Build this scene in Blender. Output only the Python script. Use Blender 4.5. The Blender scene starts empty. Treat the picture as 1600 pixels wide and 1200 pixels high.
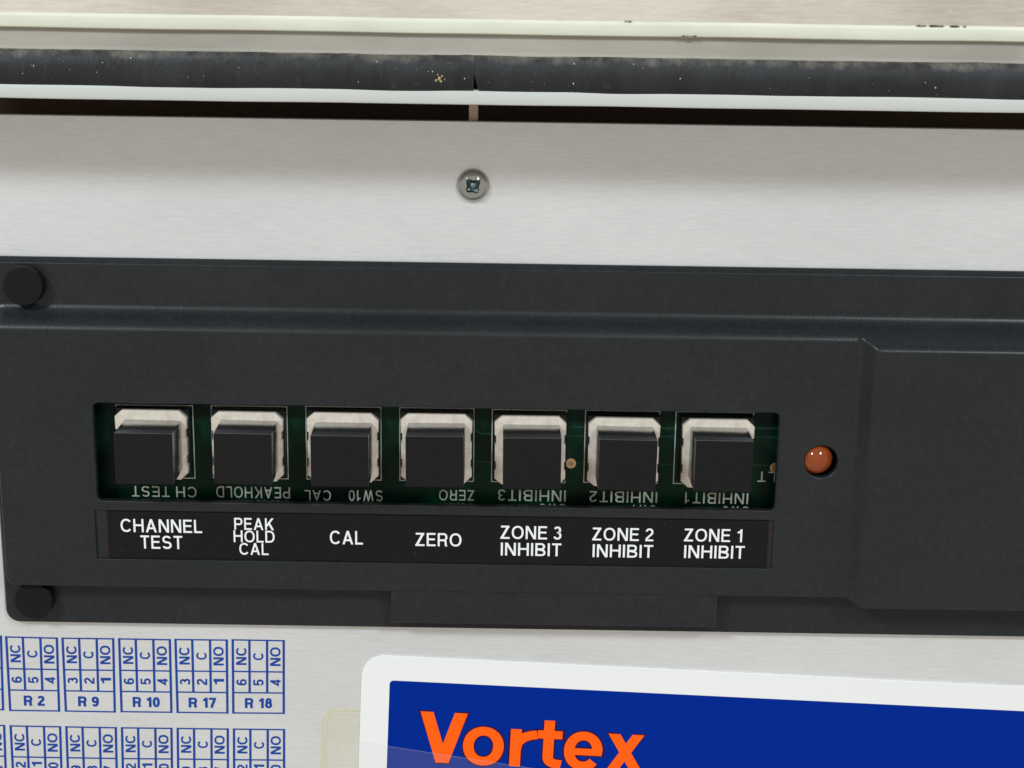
import bpy, bmesh, math, random
from mathutils import Vector, Matrix, noise

C = bpy.context.scene.collection
S = bpy.context.scene
random.seed(7)
MM = 0.001

# ------------------------------------------------------------------ camera
F_PX = 2500.0
TILT = math.atan(630 / F_PX)
ROLL = 0.0150
Z0 = 275.0                                   # mm from lens to panel along the axis
w = Vector((0, -math.sin(TILT), -math.cos(TILT)))
u0 = Vector((0, math.cos(TILT), -math.sin(TILT)))
r0 = Vector((1, 0, 0))
r_ = r0 * math.cos(ROLL) + u0 * math.sin(ROLL)
u_ = u0 * math.cos(ROLL) - r0 * math.sin(ROLL)
CAM = -w * Z0
cd = bpy.data.cameras.new('camera')
cd.sensor_width = 36
cd.lens = 36 * F_PX / 1600
cd.clip_start, cd.clip_end = 0.005, 50
cam = bpy.data.objects.new('camera', cd)
C.objects.link(cam)
cam.matrix_world = Matrix(((r_.x, u_.x, -w.x, CAM.x * MM), (r_.y, u_.y, -w.y, CAM.y * MM),
                           (r_.z, u_.z, -w.z, CAM.z * MM), (0, 0, 0, 1)))
S.camera = cam


def at(px, py, z=0.0):
    """Point (mm) on the plane of height z that stands at that place of the photograph."""
    d = r_ * ((px - 800) / F_PX) - u_ * ((py - 600) / F_PX) + w
    return CAM + d * ((z - CAM.z) / d.z)


# ------------------------------------------------------------------ light
W = bpy.data.worlds.new('World')
S.world = W
W.use_nodes = True
W.node_tree.nodes['Background'].inputs[0].default_value = (1.0, 0.93, 0.85, 1)
W.node_tree.nodes['Background'].inputs[1].default_value = 0.555
S.view_settings.view_transform = 'Standard'
S.view_settings.look = 'None'
S.view_settings.exposure = 0.0
S.view_settings.gamma = 1.0


def lamp(name, d, dist, size, power, col):
    ld = bpy.data.lights.new(name, 'AREA')
    ld.shape = 'SQUARE'
    ld.size = size
    ld.energy = power
    ld.color = col
    o = bpy.data.objects.new(name, ld)
    C.objects.link(o)
    v = Vector(d).normalized() * dist
    o.location = v
    o.rotation_euler = (-v).to_track_quat('-Z', 'Y').to_euler()
    return o


lamp('ceiling_lamp', (-0.56, 0.60, 0.70), 2.0, 0.30, 21.5, (0.84, 0.955, 1.0))
lamp('ceiling_lamp', (0.42, 0.60, 0.72), 2.0, 0.30, 14.5, (0.84, 0.955, 1.0))


# ------------------------------------------------------------------ materials
def mat(name, col, rough=0.5, metal=0.0, spec=0.5, **kw):
    m = bpy.data.materials.new(name)
    m.use_nodes = True
    b = m.node_tree.nodes['Principled BSDF']
    b.inputs['Base Color'].default_value = (*col, 1)
    b.inputs['Roughness'].default_value = rough
    b.inputs['Metallic'].default_value = metal
    b.inputs['Specular IOR Level'].default_value = spec
    for k, v in kw.items():
        b.inputs[k.replace('_', ' ')].default_value = v
    return m


def nodes(m):
    return m.node_tree, m.node_tree.nodes, m.node_tree.links, m.node_tree.nodes['Principled BSDF']


def noise_tex(nt, scale, stretch=(1, 1, 1), detail=4, rough=0.6, coord='Object'):
    n, l = nt.nodes, nt.links
    tc = n.new('ShaderNodeTexCoord')
    mp = n.new('ShaderNodeMapping')
    mp.inputs['Scale'].default_value = stretch
    t = n.new('ShaderNodeTexNoise')
    t.inputs['Scale'].default_value = scale
    t.inputs['Detail'].default_value = detail
    t.inputs['Roughness'].default_value = rough
    l.new(tc.outputs[coord], mp.inputs[0])
    l.new(mp.outputs[0], t.inputs['Vector'])
    return t.outputs['Fac']


def ramp(nt, fac, stops):
    r = nt.nodes.new('ShaderNodeValToRGB')
    e = r.color_ramp.elements
    while len(e) < len(stops):
        e.new(0.5)
    for i, (p, c) in enumerate(stops):
        e[i].position = p
        e[i].color = (*c, 1) if len(c) == 3 else c
    nt.links.new(fac, r.inputs[0])
    return r.outputs[0]


def mix(nt, fac, a, b, mode='MIX'):
    x = nt.nodes.new('ShaderNodeMix')
    x.data_type = 'RGBA'
    x.blend_type = mode
    for s, v in ((x.inputs[0], fac), (x.inputs[6], a), (x.inputs[7], b)):
        if isinstance(v, (int, float)):
            s.default_value = v
        elif isinstance(v, tuple):
            s.default_value = (*v, 1)
        else:
            nt.links.new(v, s)
    return x.outputs[2]


def bump(nt, fac, strength, dist, bsdf):
    b = nt.nodes.new('ShaderNodeBump')
    b.inputs['Strength'].default_value = strength
    b.inputs['Distance'].default_value = dist
    nt.links.new(fac, b.inputs['Height'])
    nt.links.new(b.outputs[0], bsdf.inputs['Normal'])


def brushed(name, lo, hi, metal, rough, blotch):
    m = mat(name, hi, rough, metal)
    nt, n, l, b = nodes(m)
    fine = noise_tex(nt, 90, (10, 130, 1), 4, 0.75)
    mid = noise_tex(nt, 25, (9, 95, 1), 4, 0.7)
    big = noise_tex(nt, 22, (1, 2.2, 1), 3, 0.5)
    c = ramp(nt, fine, [(0.3, lo), (0.7, hi)])
    c = mix(nt, 0.5, c, ramp(nt, mid, [(0.3, lo), (0.68, hi)]))
    c = mix(nt, blotch, c, ramp(nt, big, [(0.35, lo), (0.65, hi)]))
    l.new(c, b.inputs['Base Color'])
    bump(nt, fine, 0.12, 0.00004, b)
    return m


M_PLATE = brushed('brushed_aluminium', (0.62, 0.625, 0.625), (0.84, 0.845, 0.845), 0.45, 0.38, 0.22)
M_DOOR = brushed('beige_metal', (0.36, 0.31, 0.25), (0.76, 0.70, 0.60), 0.2, 0.5, 0.5)

M_SHELL = mat('textured_black_plastic', (0.016, 0.018, 0.020), 0.36, 0, 0.32)
nt, n, l, b = nodes(M_SHELL)
g = noise_tex(nt, 2600, detail=3, rough=0.7)
sp = noise_tex(nt, 1500, (1, 1, 1), 2, 0.8)
big = noise_tex(nt, 38, (1, 1.5, 1), 5, 0.65)
grain = noise_tex(nt, 950, (1, 0.7, 1), 4, 0.8)
c = ramp(nt, big, [(0.33, (0.0105, 0.0120, 0.0140)), (0.67, (0.0160, 0.0178, 0.0200))])
c = mix(nt, 0.42, c, ramp(nt, grain, [(0.30, (0.009, 0.0105, 0.012)), (0.52, (0.0155, 0.0175, 0.0195)), (0.75, (0.030, 0.032, 0.034))]))
c = mix(nt, ramp(nt, sp, [(0.68, (0, 0, 0)), (0.84, (0.4,) * 3)]), c, (0.07, 0.07, 0.067))
l.new(c, b.inputs['Base Color'])
l.new(ramp(nt, big, [(0.3, (0.29,) * 3), (0.7, (0.38,) * 3)]), b.inputs['Roughness'])
bump(nt, g, 0.24, 0.00012, b)
M_RECESS = mat('smooth_black_plastic', (0.009, 0.009, 0.010), 0.42, 0, 0.35)
M_LABEL = mat('black_label', (0.0095, 0.0088, 0.0098), 0.33, 0, 0.13)
nt, n, l, b = nodes(M_LABEL)
c = ramp(nt, noise_tex(nt, 2200, detail=1, rough=0.9), [(0.77, (0.0095, 0.0088, 0.0098)), (0.83, (0.11, 0.10, 0.09))])
l.new(c, b.inputs['Base Color'])
M_PLUG = mat('black_plug', (0.009, 0.008, 0.009), 0.6, 0, 0.12)
M_WHITE_INK = mat('white_ink', (0.84, 0.84, 0.86), 0.6, 0, 0.2)
M_SILK = mat('silkscreen_ink', (0.52, 0.54, 0.48), 0.6, 0, 0.2)
M_BLUE_INK = mat('blue_ink', (0.004, 0.046, 0.29), 0.5, 0, 0.3)
M_STICKER = mat('white_vinyl', (0.81, 0.805, 0.80), 0.45, 0, 0.3)
M_BLUE = mat('blue_print', (0.0, 0.021, 0.26), 0.4, 0, 0.04)
M_ORANGE = mat('orange_print', (1.0, 0.115, 0.004), 0.5, 0, 0.1)
M_DARKLINE = mat('dark_red_overprint', (0.028, 0.004, 0.045), 0.5, 0, 0.1)
M_CREAM = mat('cream_paint', (0.78, 0.79, 0.66), 0.4, 0, 0.4)
nt, n, l, b = nodes(M_CREAM)
c = ramp(nt, noise_tex(nt, 60, (1, 3, 1), 4, 0.6), [(0.3, (0.62, 0.625, 0.51)), (0.7, (0.73, 0.735, 0.61))])
l.new(c, b.inputs['Base Color'])
M_LIP = mat('white_paint', (0.55, 0.56, 0.535), 0.4, 0, 0.3)
M_CHANNEL = mat('grey_channel', (0.36, 0.335, 0.295), 0.5, 0, 0.3)
nt, n, l, b = nodes(M_CHANNEL)
c = ramp(nt, noise_tex(nt, 40, (1, 4, 1), 5, 0.65), [(0.3, (0.31, 0.285, 0.25)), (0.7, (0.40, 0.375, 0.33))])
l.new(c, b.inputs['Base Color'])
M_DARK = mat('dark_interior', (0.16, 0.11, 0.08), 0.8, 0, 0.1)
M_STRUT = mat('tan_paint', (0.62, 0.47, 0.34), 0.5, 0, 0.3)

M_RUBBER = mat('dusty_rubber', (0.014, 0.015, 0.018), 0.55, 0, 0.4)
nt, n, l, b = nodes(M_RUBBER)
big = noise_tex(nt, 120, (1, 0.35, 1), 5, 0.7)
fine = noise_tex(nt, 900, (1, 0.3, 1), 3, 0.7)
c = ramp(nt, big, [(0.38, (0.009, 0.0095, 0.0115)), (0.75, (0.022, 0.024, 0.028))])
c = mix(nt, ramp(nt, fine, [(0.60, (0, 0, 0)), (0.80, (0.4,) * 3)]), c, (0.075, 0.078, 0.075))
# a line of dust has settled along the upper edge of the seal
tc = n.new('ShaderNodeTexCoord')
sx = n.new('ShaderNodeSeparateXYZ')
l.new(tc.outputs['Object'], sx.inputs[0])
mr = n.new('ShaderNodeMapRange')
mr.inputs['From Min'].default_value = 0.0034
mr.inputs['From Max'].default_value = 0.0056
ad = n.new('ShaderNodeMath')
ad.operation = 'MULTIPLY_ADD'
ad.inputs[1].default_value = 0.0034
l.new(noise_tex(nt, 190, (1, 0.2, 1), 5, 0.8), ad.inputs[0])
l.new(sx.outputs['Y'], ad.inputs[2])
l.new(ad.outputs[0], mr.inputs['Value'])
mu = n.new('ShaderNodeMath')
mu.operation = 'MULTIPLY'
l.new(mr.outputs[0], mu.inputs[0])
l.new(ramp(nt, noise_tex(nt, 260, (1, 0.5, 1), 5, 0.75), [(0.36, (0.1,) * 3), (0.62, (1,) * 3)]), mu.inputs[1])
c = mix(nt, mu.outputs[0], c, (0.26, 0.24, 0.205))
l.new(c, b.inputs['Base Color'])
bump(nt, fine, 0.5, 0.0003, b)
M_DUST = mat('pale_dust', (0.62, 0.60, 0.52), 0.9, 0, 0.1)
M_LINT = mat('grey_lint', (0.12, 0.12, 0.11), 0.9, 0, 0.1)
M_LUMP = mat('dried_glue', (0.55, 0.45, 0.25), 0.8, 0, 0.1)

M_ZINC = mat('zinc_plated_steel', (0.44, 0.45, 0.43), 0.17, 1.0)
nt, n, l, b = nodes(M_ZINC)
bump(nt, noise_tex(nt, 900, detail=4), 0.25, 0.0002, b)
M_RECESS_STEEL = mat('dull_steel', (0.22, 0.28, 0.28), 0.28, 1.0)
nt, n, l, b = nodes(M_RECESS_STEEL)
bump(nt, noise_tex(nt, 1600, detail=3), 0.6, 0.0004, b)

M_PCB = mat('green_solder_mask', (0.0035, 0.022, 0.013), 0.3, 0, 0.12)
nt, n, l, b = nodes(M_PCB)
c = ramp(nt, noise_tex(nt, 70, detail=3), [(0.35, (0.001, 0.006, 0.004)), (0.68, (0.001, 0.030, 0.014))])
l.new(c, b.inputs['Base Color'])
M_TRACE = mat('green_trace', (0.008, 0.046, 0.018), 0.3, 0, 0.12)
M_GOLD = mat('tinned_copper', (0.62, 0.42, 0.22), 0.35, 0.8)
M_HOLE = mat('via_barrel', (0.42, 0.30, 0.2), 0.4, 0.6)
M_HOUSING = mat('switch_housing', (0.008, 0.008, 0.009), 0.3, 0, 0.3)
M_SKIRT = mat('ivory_plastic', (0.74, 0.67, 0.58), 0.38, 0, 0.4)
nt, n, l, b = nodes(M_SKIRT)
c = ramp(nt, noise_tex(nt, 420, detail=5, rough=0.75), [(0.25, (0.44, 0.375, 0.31)), (0.52, (0.60, 0.53, 0.455)), (0.75, (0.68, 0.62, 0.545))])
l.new(c, b.inputs['Base Color'])
M_CAP_TOP = mat('satin_black_keycap', (0.010, 0.0095, 0.010), 0.5, 0, 0.13)
nt, n, l, b = nodes(M_CAP_TOP)
c = ramp(nt, noise_tex(nt, 1300, detail=2, rough=0.8), [(0.74, (0.010, 0.0095, 0.010)), (0.84, (0.05, 0.05, 0.048))])
l.new(c, b.inputs['Base Color'])
M_CAP_SIDE = mat('polished_black_keycap', (0.008, 0.008, 0.009), 0.24, 0, 0.5, IOR=6.0)
nt, n, l, b = nodes(M_CAP_SIDE)
bump(nt, noise_tex(nt, 700, (1, 1, 0.3), 3), 0.10, 0.0002, b)
M_LED = mat('amber_lens', (0.27, 0.052, 0.008), 0.03, 0, 0.5, Subsurface_Weight=0.6, Subsurface_Scale=0.0012)
M_SEAM = mat('reddish_seam', (0.035, 0.014, 0.010), 0.6, 0, 0.2)

# yellowed and clear films: really see-through
def film(name, col, opacity, rough):
    m = mat(name, col, rough, 0, 0.5)
    nt, n, l, b = nodes(m)
    b.inputs['Alpha'].default_value = opacity
    return m


M_RESIDUE = film('yellowed_adhesive', (0.76, 0.73, 0.53), 0.17, 0.25)
nt, n, l, b = nodes(M_RESIDUE)
l.new(ramp(nt, noise_tex(nt, 260, (1, .4, 1), 4, .7), [(.35, (.12,) * 3), (.7, (.5,) * 3)]), b.inputs['Alpha'])
l.new(ramp(nt, noise_tex(nt, 150, (1, .4, 1), 4, .7), [(.35, (.74, .70, .47)), (.65, (.80, .78, .66))]), b.inputs['Base Color'])
M_GLUE_EDGE = film('thick_yellow_glue', (0.80, 0.74, 0.56), 0.45, 0.3)
M_TAPE = film('clear_tape', (0.62, 0.64, 0.62), 0.03, 0.2)
M_TAPE_EDGE = film('tape_edge', (0.75, 0.76, 0.72), 0.12, 0.3)


# ------------------------------------------------------------------ builders
def tag(o, label, cat, group=None, kind=None):
    o['label'] = label
    o['category'] = cat
    if group:
        o['group'] = group
    if kind:
        o['kind'] = kind
    return o


def thing(name, loc, label, cat, group=None):
    o = bpy.data.objects.new(name, None)
    o.empty_display_size = 0.002
    o.location = Vector(loc) * MM
    C.objects.link(o)
    return tag(o, label, cat, group)


def origin(o):
    v = Vector((0, 0, 0))
    while o is not None:
        v += o.location / MM
        o = o.parent
    return v


def obj(name, bm, mats, parent=None, loc=None, smooth=35):
    """Link a bmesh given in world mm as one object; its origin is loc (or its parent's origin)."""
    o0 = Vector(loc) if loc is not None else (origin(parent) if parent else Vector((0, 0, 0)))
    for v in bm.verts:
        v.co = (v.co - o0) * MM
    me = bpy.data.meshes.new(name)
    bm.normal_update()
    bm.to_mesh(me)
    bm.free()
    for m in (mats if isinstance(mats, (list, tuple)) else [mats]):
        me.materials.append(m)
    if smooth:
        for p in me.polygons:
            p.use_smooth = True
        me.set_sharp_from_angle(angle=math.radians(smooth))
    o = bpy.data.objects.new(name, me)
    C.objects.link(o)
    if parent:
        o.parent = parent
        o.location = (o0 - origin(parent)) * MM
    else:
        o.location = o0 * MM
    return o


def rr(x0, x1, y0, y1, r, z, n=8):
    """Rounded rectangle, counter-clockwise from the lower right."""
    pts = []
    for cx, cy, a in ((x1 - r, y0 + r, -90), (x1 - r, y1 - r, 0), (x0 + r, y1 - r, 90), (x0 + r, y0 + r, 180)):
        for k in range(n + 1):
            t = math.radians(a + 90 * k / n)
            pts.append((cx + r * math.cos(t), cy + r * math.sin(t), z))
    return pts


def circle(cx, cy, r, z, n=40):
    return [(cx + r * math.cos(2 * math.pi * k / n), cy + r * math.sin(2 * math.pi * k / n), z) for k in range(n)]


def ring_edges(bm, vs):
    out = []
    for a, c in zip(vs, vs[1:] + vs[:1]):
        out.append(bm.edges.get((a, c)) or bm.edges.new((a, c)))
    return out


def loft(bm, loops, cap_top=True, cap_bottom=False, mi=0, mi_top=None):
    rows = [[bm.verts.new(p) for p in lp] for lp in loops]
    for a, c in zip(rows, rows[1:]):
        k = len(a)
        for i in range(k):
            f = bm.faces.new((a[i], a[(i + 1) % k], c[(i + 1) % k], c[i]))
            f.material_index = mi
    if cap_top:
        f = bm.faces.new(rows[-1])
        f.material_index = mi if mi_top is None else mi_top
    if cap_bottom:
        f = bm.faces.new(rows[0][::-1])
        f.material_index = mi
    return rows


def fill(bm, rings, mi=0):
    edges = []
    for vs in rings:
        edges += ring_edges(bm, vs)
    g = bmesh.ops.triangle_fill(bm, use_beauty=True, use_dissolve=False, edges=edges, normal=(0, 0, 1))
    for f in g['geom']:
        if isinstance(f, bmesh.types.BMFace):
            f.material_index = mi
            f.normal_update()
            if f.normal.z < 0:
                f.normal_flip()


def box(bm, x0, x1, y0, y1, z0, z1, bev=0.0, seg=2, mi=0):
    b2 = bmesh.new()
    bmesh.ops.create_cube(b2, size=1)
    for v in b2.verts:
        v.co = ((x0 + x1) / 2 + v.co.x * (x1 - x0), (y0 + y1) / 2 + v.co.y * (y1 - y0), (z0 + z1) / 2 + v.co.z * (z1 - z0))
    if bev:
        bmesh.ops.bevel(b2, geom=list(b2.edges), offset=bev, segments=seg, affect='EDGES', profile=0.5)
    for f in b2.faces:
        f.material_index = mi
    me = bpy.data.meshes.new('tmp')
    b2.to_mesh(me)
    b2.free()
    bm.from_mesh(me)
    bpy.data.meshes.remove(me)


def slab(pts, z0, z1, bev=0.0):
    """Flat polygon given thickness."""
    bm = bmesh.new()
    lo = [(p[0], p[1], z0) for p in pts]
    hi = [(p[0], p[1], z1) for p in pts]
    loft(bm, [lo, hi], True, True)
    return bm


# ------------------------------------------------------------------ a plain grotesque alphabet drawn as strokes
def arc(cx, cy, rx, ry, a0, a1, n=14, e=2.25):
    out = []
    for k in range(n + 1):
        t = math.radians(a0 + (a1 - a0) * k / n)
        c, s = math.cos(t), math.sin(t)
        out.append((cx + rx * math.copysign(abs(c) ** (2 / e), c), cy + ry * math.copysign(abs(s) ** (2 / e), s)))
    return out


def glyph(ch, t):
    """Width and strokes of a capital or digit of height 1; ('o', pts) open, ('c', pts) closed, ('p', pts) polygon."""
    h = t / 2
    T = 1 - h

    def diag(xa, ya, xb, yb, wx):
        return ('p', [(xa - wx / 2, ya), (xa + wx / 2, ya), (xb + wx / 2, yb), (xb - wx / 2, yb)])
    if ch == 'A':
        wx = t * 1.1
        return .78, [diag(wx / 2, 0, .39, 1, wx), diag(.78 - wx / 2, 0, .39, 1, wx), ('o', [(.19, .31), (.59, .31)])]
    if ch == 'B':
        return .68, [('c', [(h, h), (.40, h)] + arc(.40, .265, .28 - h, .265 - h, -90, 90, 10) + [(h, .53)]),
                     ('c', [(h, .53), (.38, .53)] + arc(.38, .53 + (T - .53) / 2, .265 - h, (T - .53) / 2, -90, 90, 10) + [(h, T)])]
    if ch == 'C':
        return .76, [('o', arc(.40, .5, .40 - h, .5 - h, 38, 322, 24))]
    if ch == 'D':
        return .74, [('c', [(h, h), (.34, h)] + arc(.34, .5, .40 - h, .5 - h, -90, 90, 16) + [(h, T)])]
    if ch == 'E':
        return .62, [('o', [(.62, h), (h, h), (h, T), (.61, T)]), ('o', [(h, .52), (.57, .52)])]
    if ch == 'H':
        return .72, [('o', [(h, 0), (h, 1)]), ('o', [(.72 - h, 0), (.72 - h, 1)]), ('o', [(h, .53), (.72 - h, .53)])]
    if ch == 'I':
        return t, [('o', [(h, 0), (h, 1)])]
    if ch == 'J':
        return .5, [('o', [(.5 - h, 1), (.5 - h, .28)] + arc(.25, .28, .25 - h, .28 - h, 0, -180, 10))]
    if ch == 'K':
        wx = t * 1.35
        return .72, [('o', [(h, 0), (h, 1)]), diag(h + .02, .30, .70 - wx / 2, 1, wx), diag(.72 - wx / 2, 0, .30, .60, wx)]
    if ch == 'L':
        return .56, [('o', [(h, 1), (h, h), (.56, h)])]
    if ch == 'N':
        wx = t * 1.25
        return .72, [('o', [(h, 0), (h, 1)]), ('o', [(.72 - h, 0), (.72 - h, 1)]), diag(wx / 2, 1, .72 - wx / 2, 0, wx)]
    if ch == 'O':
        return .82, [('c', arc(.41, .5, .41 - h, .5 - h, 0, 360 - 11.25, 31))]
    if ch in 'PR':
        s = [('o', [(h, 0), (h, 1)]),
             ('o', [(h, T), (.40, T)] + arc(.40, (T + .46) / 2, .27 - h, (T - .46) / 2, 90, -90, 12) + [(h, .46)])]
        if ch == 'R':
            s.append(('o', [(.36, .46)] + arc(.40, .30, .22 - h, .16, 90, 0, 6) + [(.62 - h, .12), (.68 - h, 0)]))
        return (.68 if ch == 'R' else .66), s
    if ch == 'S':
        q = (1 - 2 * h) / 4
        return .66, [('o', arc(.33, T - q, .31 - h, q, 22, 270, 16) + arc(.33, h + q, .33 - h, q, 90, -158, 16)[1:])]
    if ch == 'T':
        return .62, [('o', [(0, T), (.62, T)]), ('o', [(.31, 0), (.31, T)])]
    if ch == 'V':
        wx = t * 1.12
        return .70, [diag(wx / 2, 1, .35, 0, wx), diag(.70 - wx / 2, 1, .35, 0, wx)]
    if ch == 'W':
        wx = t * 1.05
        return .98, [diag(wx / 2, 1, .26, 0, wx), diag(.49, 1, .26, 0, wx), diag(.49, 1, .72, 0, wx), diag(.98 - wx / 2, 1, .72, 0, wx)]
    if ch == 'Z':
        return .64, [('o', [(.03, T), (.62, T)]), ('o', [(0, h), (.64, h)]), diag(h * 1.3, h, .64 - h * 1.3 - .02, T, t * 1.3)]
    if ch == '0':
        return .56, [('c', arc(.28, .5, .28 - h, .5 - h, 0, 360 - 11.25, 31))]
    if ch == '1':
        return .40, [('o', [(.32, 0), (.32, 1)]), ('o', [(.06, .74), (.20, .77), (.32, .92)])]
    if ch == '2':
        return .56, [('o', arc(.28, .70, .27 - h, .30 - h, 170, -28, 14) + [(.10, .20), (h + .01, h), (.56, h)])]
    if ch == '3':
        q = (1 - 2 * h) / 4
        return .56, [('o', arc(.27, T - q * .95, .25 - h, q * .95, 160, -90, 12) + arc(.27, h + q * 1.05, .28 - h, q * 1.05, 90, -165, 12)[1:])]
    if ch == '4':
        return .58, [('o', [(.58, .25), (h * .8, .25), (.40, 1 - h)]), ('o', [(.42, 0), (.42, 1)])]
    if ch == '5':
        return .56, [('o', [(.52, T), (.12, T), (.07, .47)] + arc(.27, .335, .28 - h, .335 - h, 128, -160, 14))]
    if ch in '69':
        s = [('c', arc(.28, .325, .28 - h, .325 - h, 0, 345, 23)),
             ('o', arc(.30, .5, .30 - h, .5 - h, 42, 180, 12) + [(h, .33)])]
        if ch == '9':
            s = [(k, [(.56 - x, 1 - y) for x, y in p]) for k, p in s]
        return .56, s
    if ch == '7':
        return .55, [('o', [(0, T), (.55 - h, T), (.38, .62), (.26, .30), (.20, 0)])]
    if ch == '8':
        return .56, [('c', arc(.28, h + .275 - h / 2, .28 - h, .275 - h / 2, 0, 345, 23)), ('c', arc(.28, T - (T - .55) / 2, .25 - h, (T - .55) / 2 + h * .1, 0, 345, 23))]
    # lower case of the sticker's word, x-height .74
    if ch == 'o':
        return .66, [('c', arc(.33, .37, .33 - h, .385 - h, 0, 345, 31, 2.1))]
    if ch == 'r':
        return .41, [('o', [(h, 0), (h, .74)]), ('o', [(h, .34)] + arc(.43, .36, .43 - h, .37 - h, 160, 92, 8, 2.0))]
    if ch == 't':
        return .40, [('o', [(.18, .94), (.18, .22)] + arc(.34, .22, .16, .22 - h, 180, 268, 6) + [(.40, h - .01)]), ('p', [(0, .58), (.40, .58), (.40, .74), (0, .74)])]
    if ch == 'e':
        return .64, [('o', arc(.32, .37, .32 - h, .385 - h, 2, 318, 26, 2.1)), ('p', [(h * .8, .285), (.63, .285), (.64, .42), (h * .8, .42)])]
    if ch == 'x':
        wx = t * 1.15
        return .62, [diag(wx / 2, 0, .61 - wx / 2, .74, wx), diag(.62 - wx / 2, 0, .01 + wx / 2, .74, wx)]
    return .3, []


def stroke(pts, t, closed):
    """Ribbon of width t along pts with mitred joints: list of quads."""
    P = [Vector(p) for p in pts]
    Q = [P[0]]
    for p in P[1:]:
        if (p - Q[-1]).length > 1e-5:
            Q.append(p)
    if closed and (Q[0] - Q[-1]).length < 1e-5:
        Q.pop()
    P = Q
    k = len(P)
    L, R = [], []
    for i in range(k):
        a = P[i - 1] if (closed or i > 0) else None
        c = P[(i + 1) % k] if (closed or i < k - 1) else None
        d1 = (P[i] - a).normalized() if a is not None else None
        d2 = (c - P[i]).normalized() if c is not None else None
        d1 = d1 or d2
        d2 = d2 or d1
        n1, n2 = Vector((-d1.y, d1.x)), Vector((-d2.y, d2.x))
        m = n1 + n2
        m = m / max(m.length_squared / 2, 0.45)
        L.append(P[i] + m * (t / 2))
        R.append(P[i] - m * (t / 2))
    q = []
    for i in range(k if closed else k - 1):
        j = (i + 1) % k
        q.append([R[i], R[j], L[j], L[i]])
    return q


def write(bm, text, org, ex, ey, height, width=None, t=0.14, gap=0.15, z=0.0, space=0.30, grow=0.0):
    """Lay text out from the mm point org along ex (unit) with cap height; width stretches it to fit."""
    x = 0
    quads = []
    for ch in text:
        if ch == ' ':
            x += space
            continue
        wd, st = glyph(ch, t)
        for kind, pts in st:
            qs = [pts] if kind == 'p' else stroke(pts, t + grow, kind == 'c')
            if kind == 'p' and grow:
                c = sum((Vector(p) for p in pts), Vector((0, 0))) / len(pts)
                qs = [[Vector(p) + Vector((math.copysign(grow * .7, p[0] - c.x), math.copysign(grow / 2, p[1] - c.y))) for p in pts]]
            quads.append([[(x + p[0], p[1]) for p in q] for q in qs])
        x += wd + gap
    total = x - gap
    sx = (width / total) if width else height
    ex, ey, org = Vector(ex), Vector(ey), Vector(org)
    for i, qs in enumerate(quads):
        dz = Vector((0, 0, z + (i % 6) * 0.0022))
        for q in qs:
            vs = [bm.verts.new(org + ex * (p[0] * sx) + ey * (p[1] * height) + dz) for p in q]
            f = bm.faces.new(vs)
            f.normal_update()
            if f.normal.z < 0:
                f.normal_flip()


X, Y = Vector((1, 0, 0)), Vector((0, 1, 0))


def legend(parent, text, xl, xr, yt, yb, z, mt, t=0.15, gap=0.13, name='lettering', lines=None):
    """One block of print; lines = [(text, xl, xr, yt, yb)] in photograph pixels."""
    bm = bmesh.new()
    for tx, a, c, d, e in (lines or [(text, xl, xr, yt, yb)]):
        ym = (d + e) / 2
        p0, p1 = at(a, ym, z), at(c, ym, z)
        hgt = at((a + c) / 2, d, z).y - at((a + c) / 2, e, z).y
        base = at((a + c) / 2, e, z).y
        write(bm, tx, (p0.x, base, z), X, Y, hgt, p1.x - p0.x, t, gap)
    return obj(name, bm, mt, parent, smooth=0)


# ================================================================== enclosure round the panel
XL, XR = -125.0, 125.0
ZR = 18.0
def yr(py, z):
    return at(800, py, z).y


y_lip0, y_lip1 = yr(165, ZR), yr(146.5, ZR)
y_gas1 = yr(88, ZR)
y_ch1 = yr(54, ZR)
y_cr1 = yr(30.5, ZR)
Y_TOP = y_cr1 + 45
Y_PLATE = yr(190.5, 0)
Y_BOT = -110.0

rim = thing('enclosure_rim', (0, y_lip0, 0), 'painted upper rim of the enclosure with cream edge and grey channel above the black seal', 'enclosure rim')


def extrude_x(prof, x0, x1, mi=0, bm=None):
    bm = bm or bmesh.new()
    a = [bm.verts.new((x0, y, z)) for y, z in prof]
    c = [bm.verts.new((x1, y, z)) for y, z in prof]
    k = len(prof)
    for i in range(k):
        bm.faces.new((a[i], a[(i + 1) % k], c[(i + 1) % k], c[i]))
    bm.faces.new(a[::-1])
    bm.faces.new(c)
    bmesh.ops.recalc_face_normals(bm, faces=list(bm.faces))
    return bm


def wob_x(bm, amp, fx, cuts=60):
    """Slight unevenness along a long edge."""
    es = [e for e in bm.edges if abs(e.verts[0].co.x - e.verts[1].co.x) > 10]
    bmesh.ops.subdivide_edges(bm, edges=es, cuts=cuts, use_grid_fill=True)
    for v in bm.verts:
        p = noise.noise_vector(Vector((v.co.x * fx, v.co.y * .05, v.co.z * .05)))
        v.co.y += p.x * amp
        v.co.z += p.y * amp
    return bm


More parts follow.
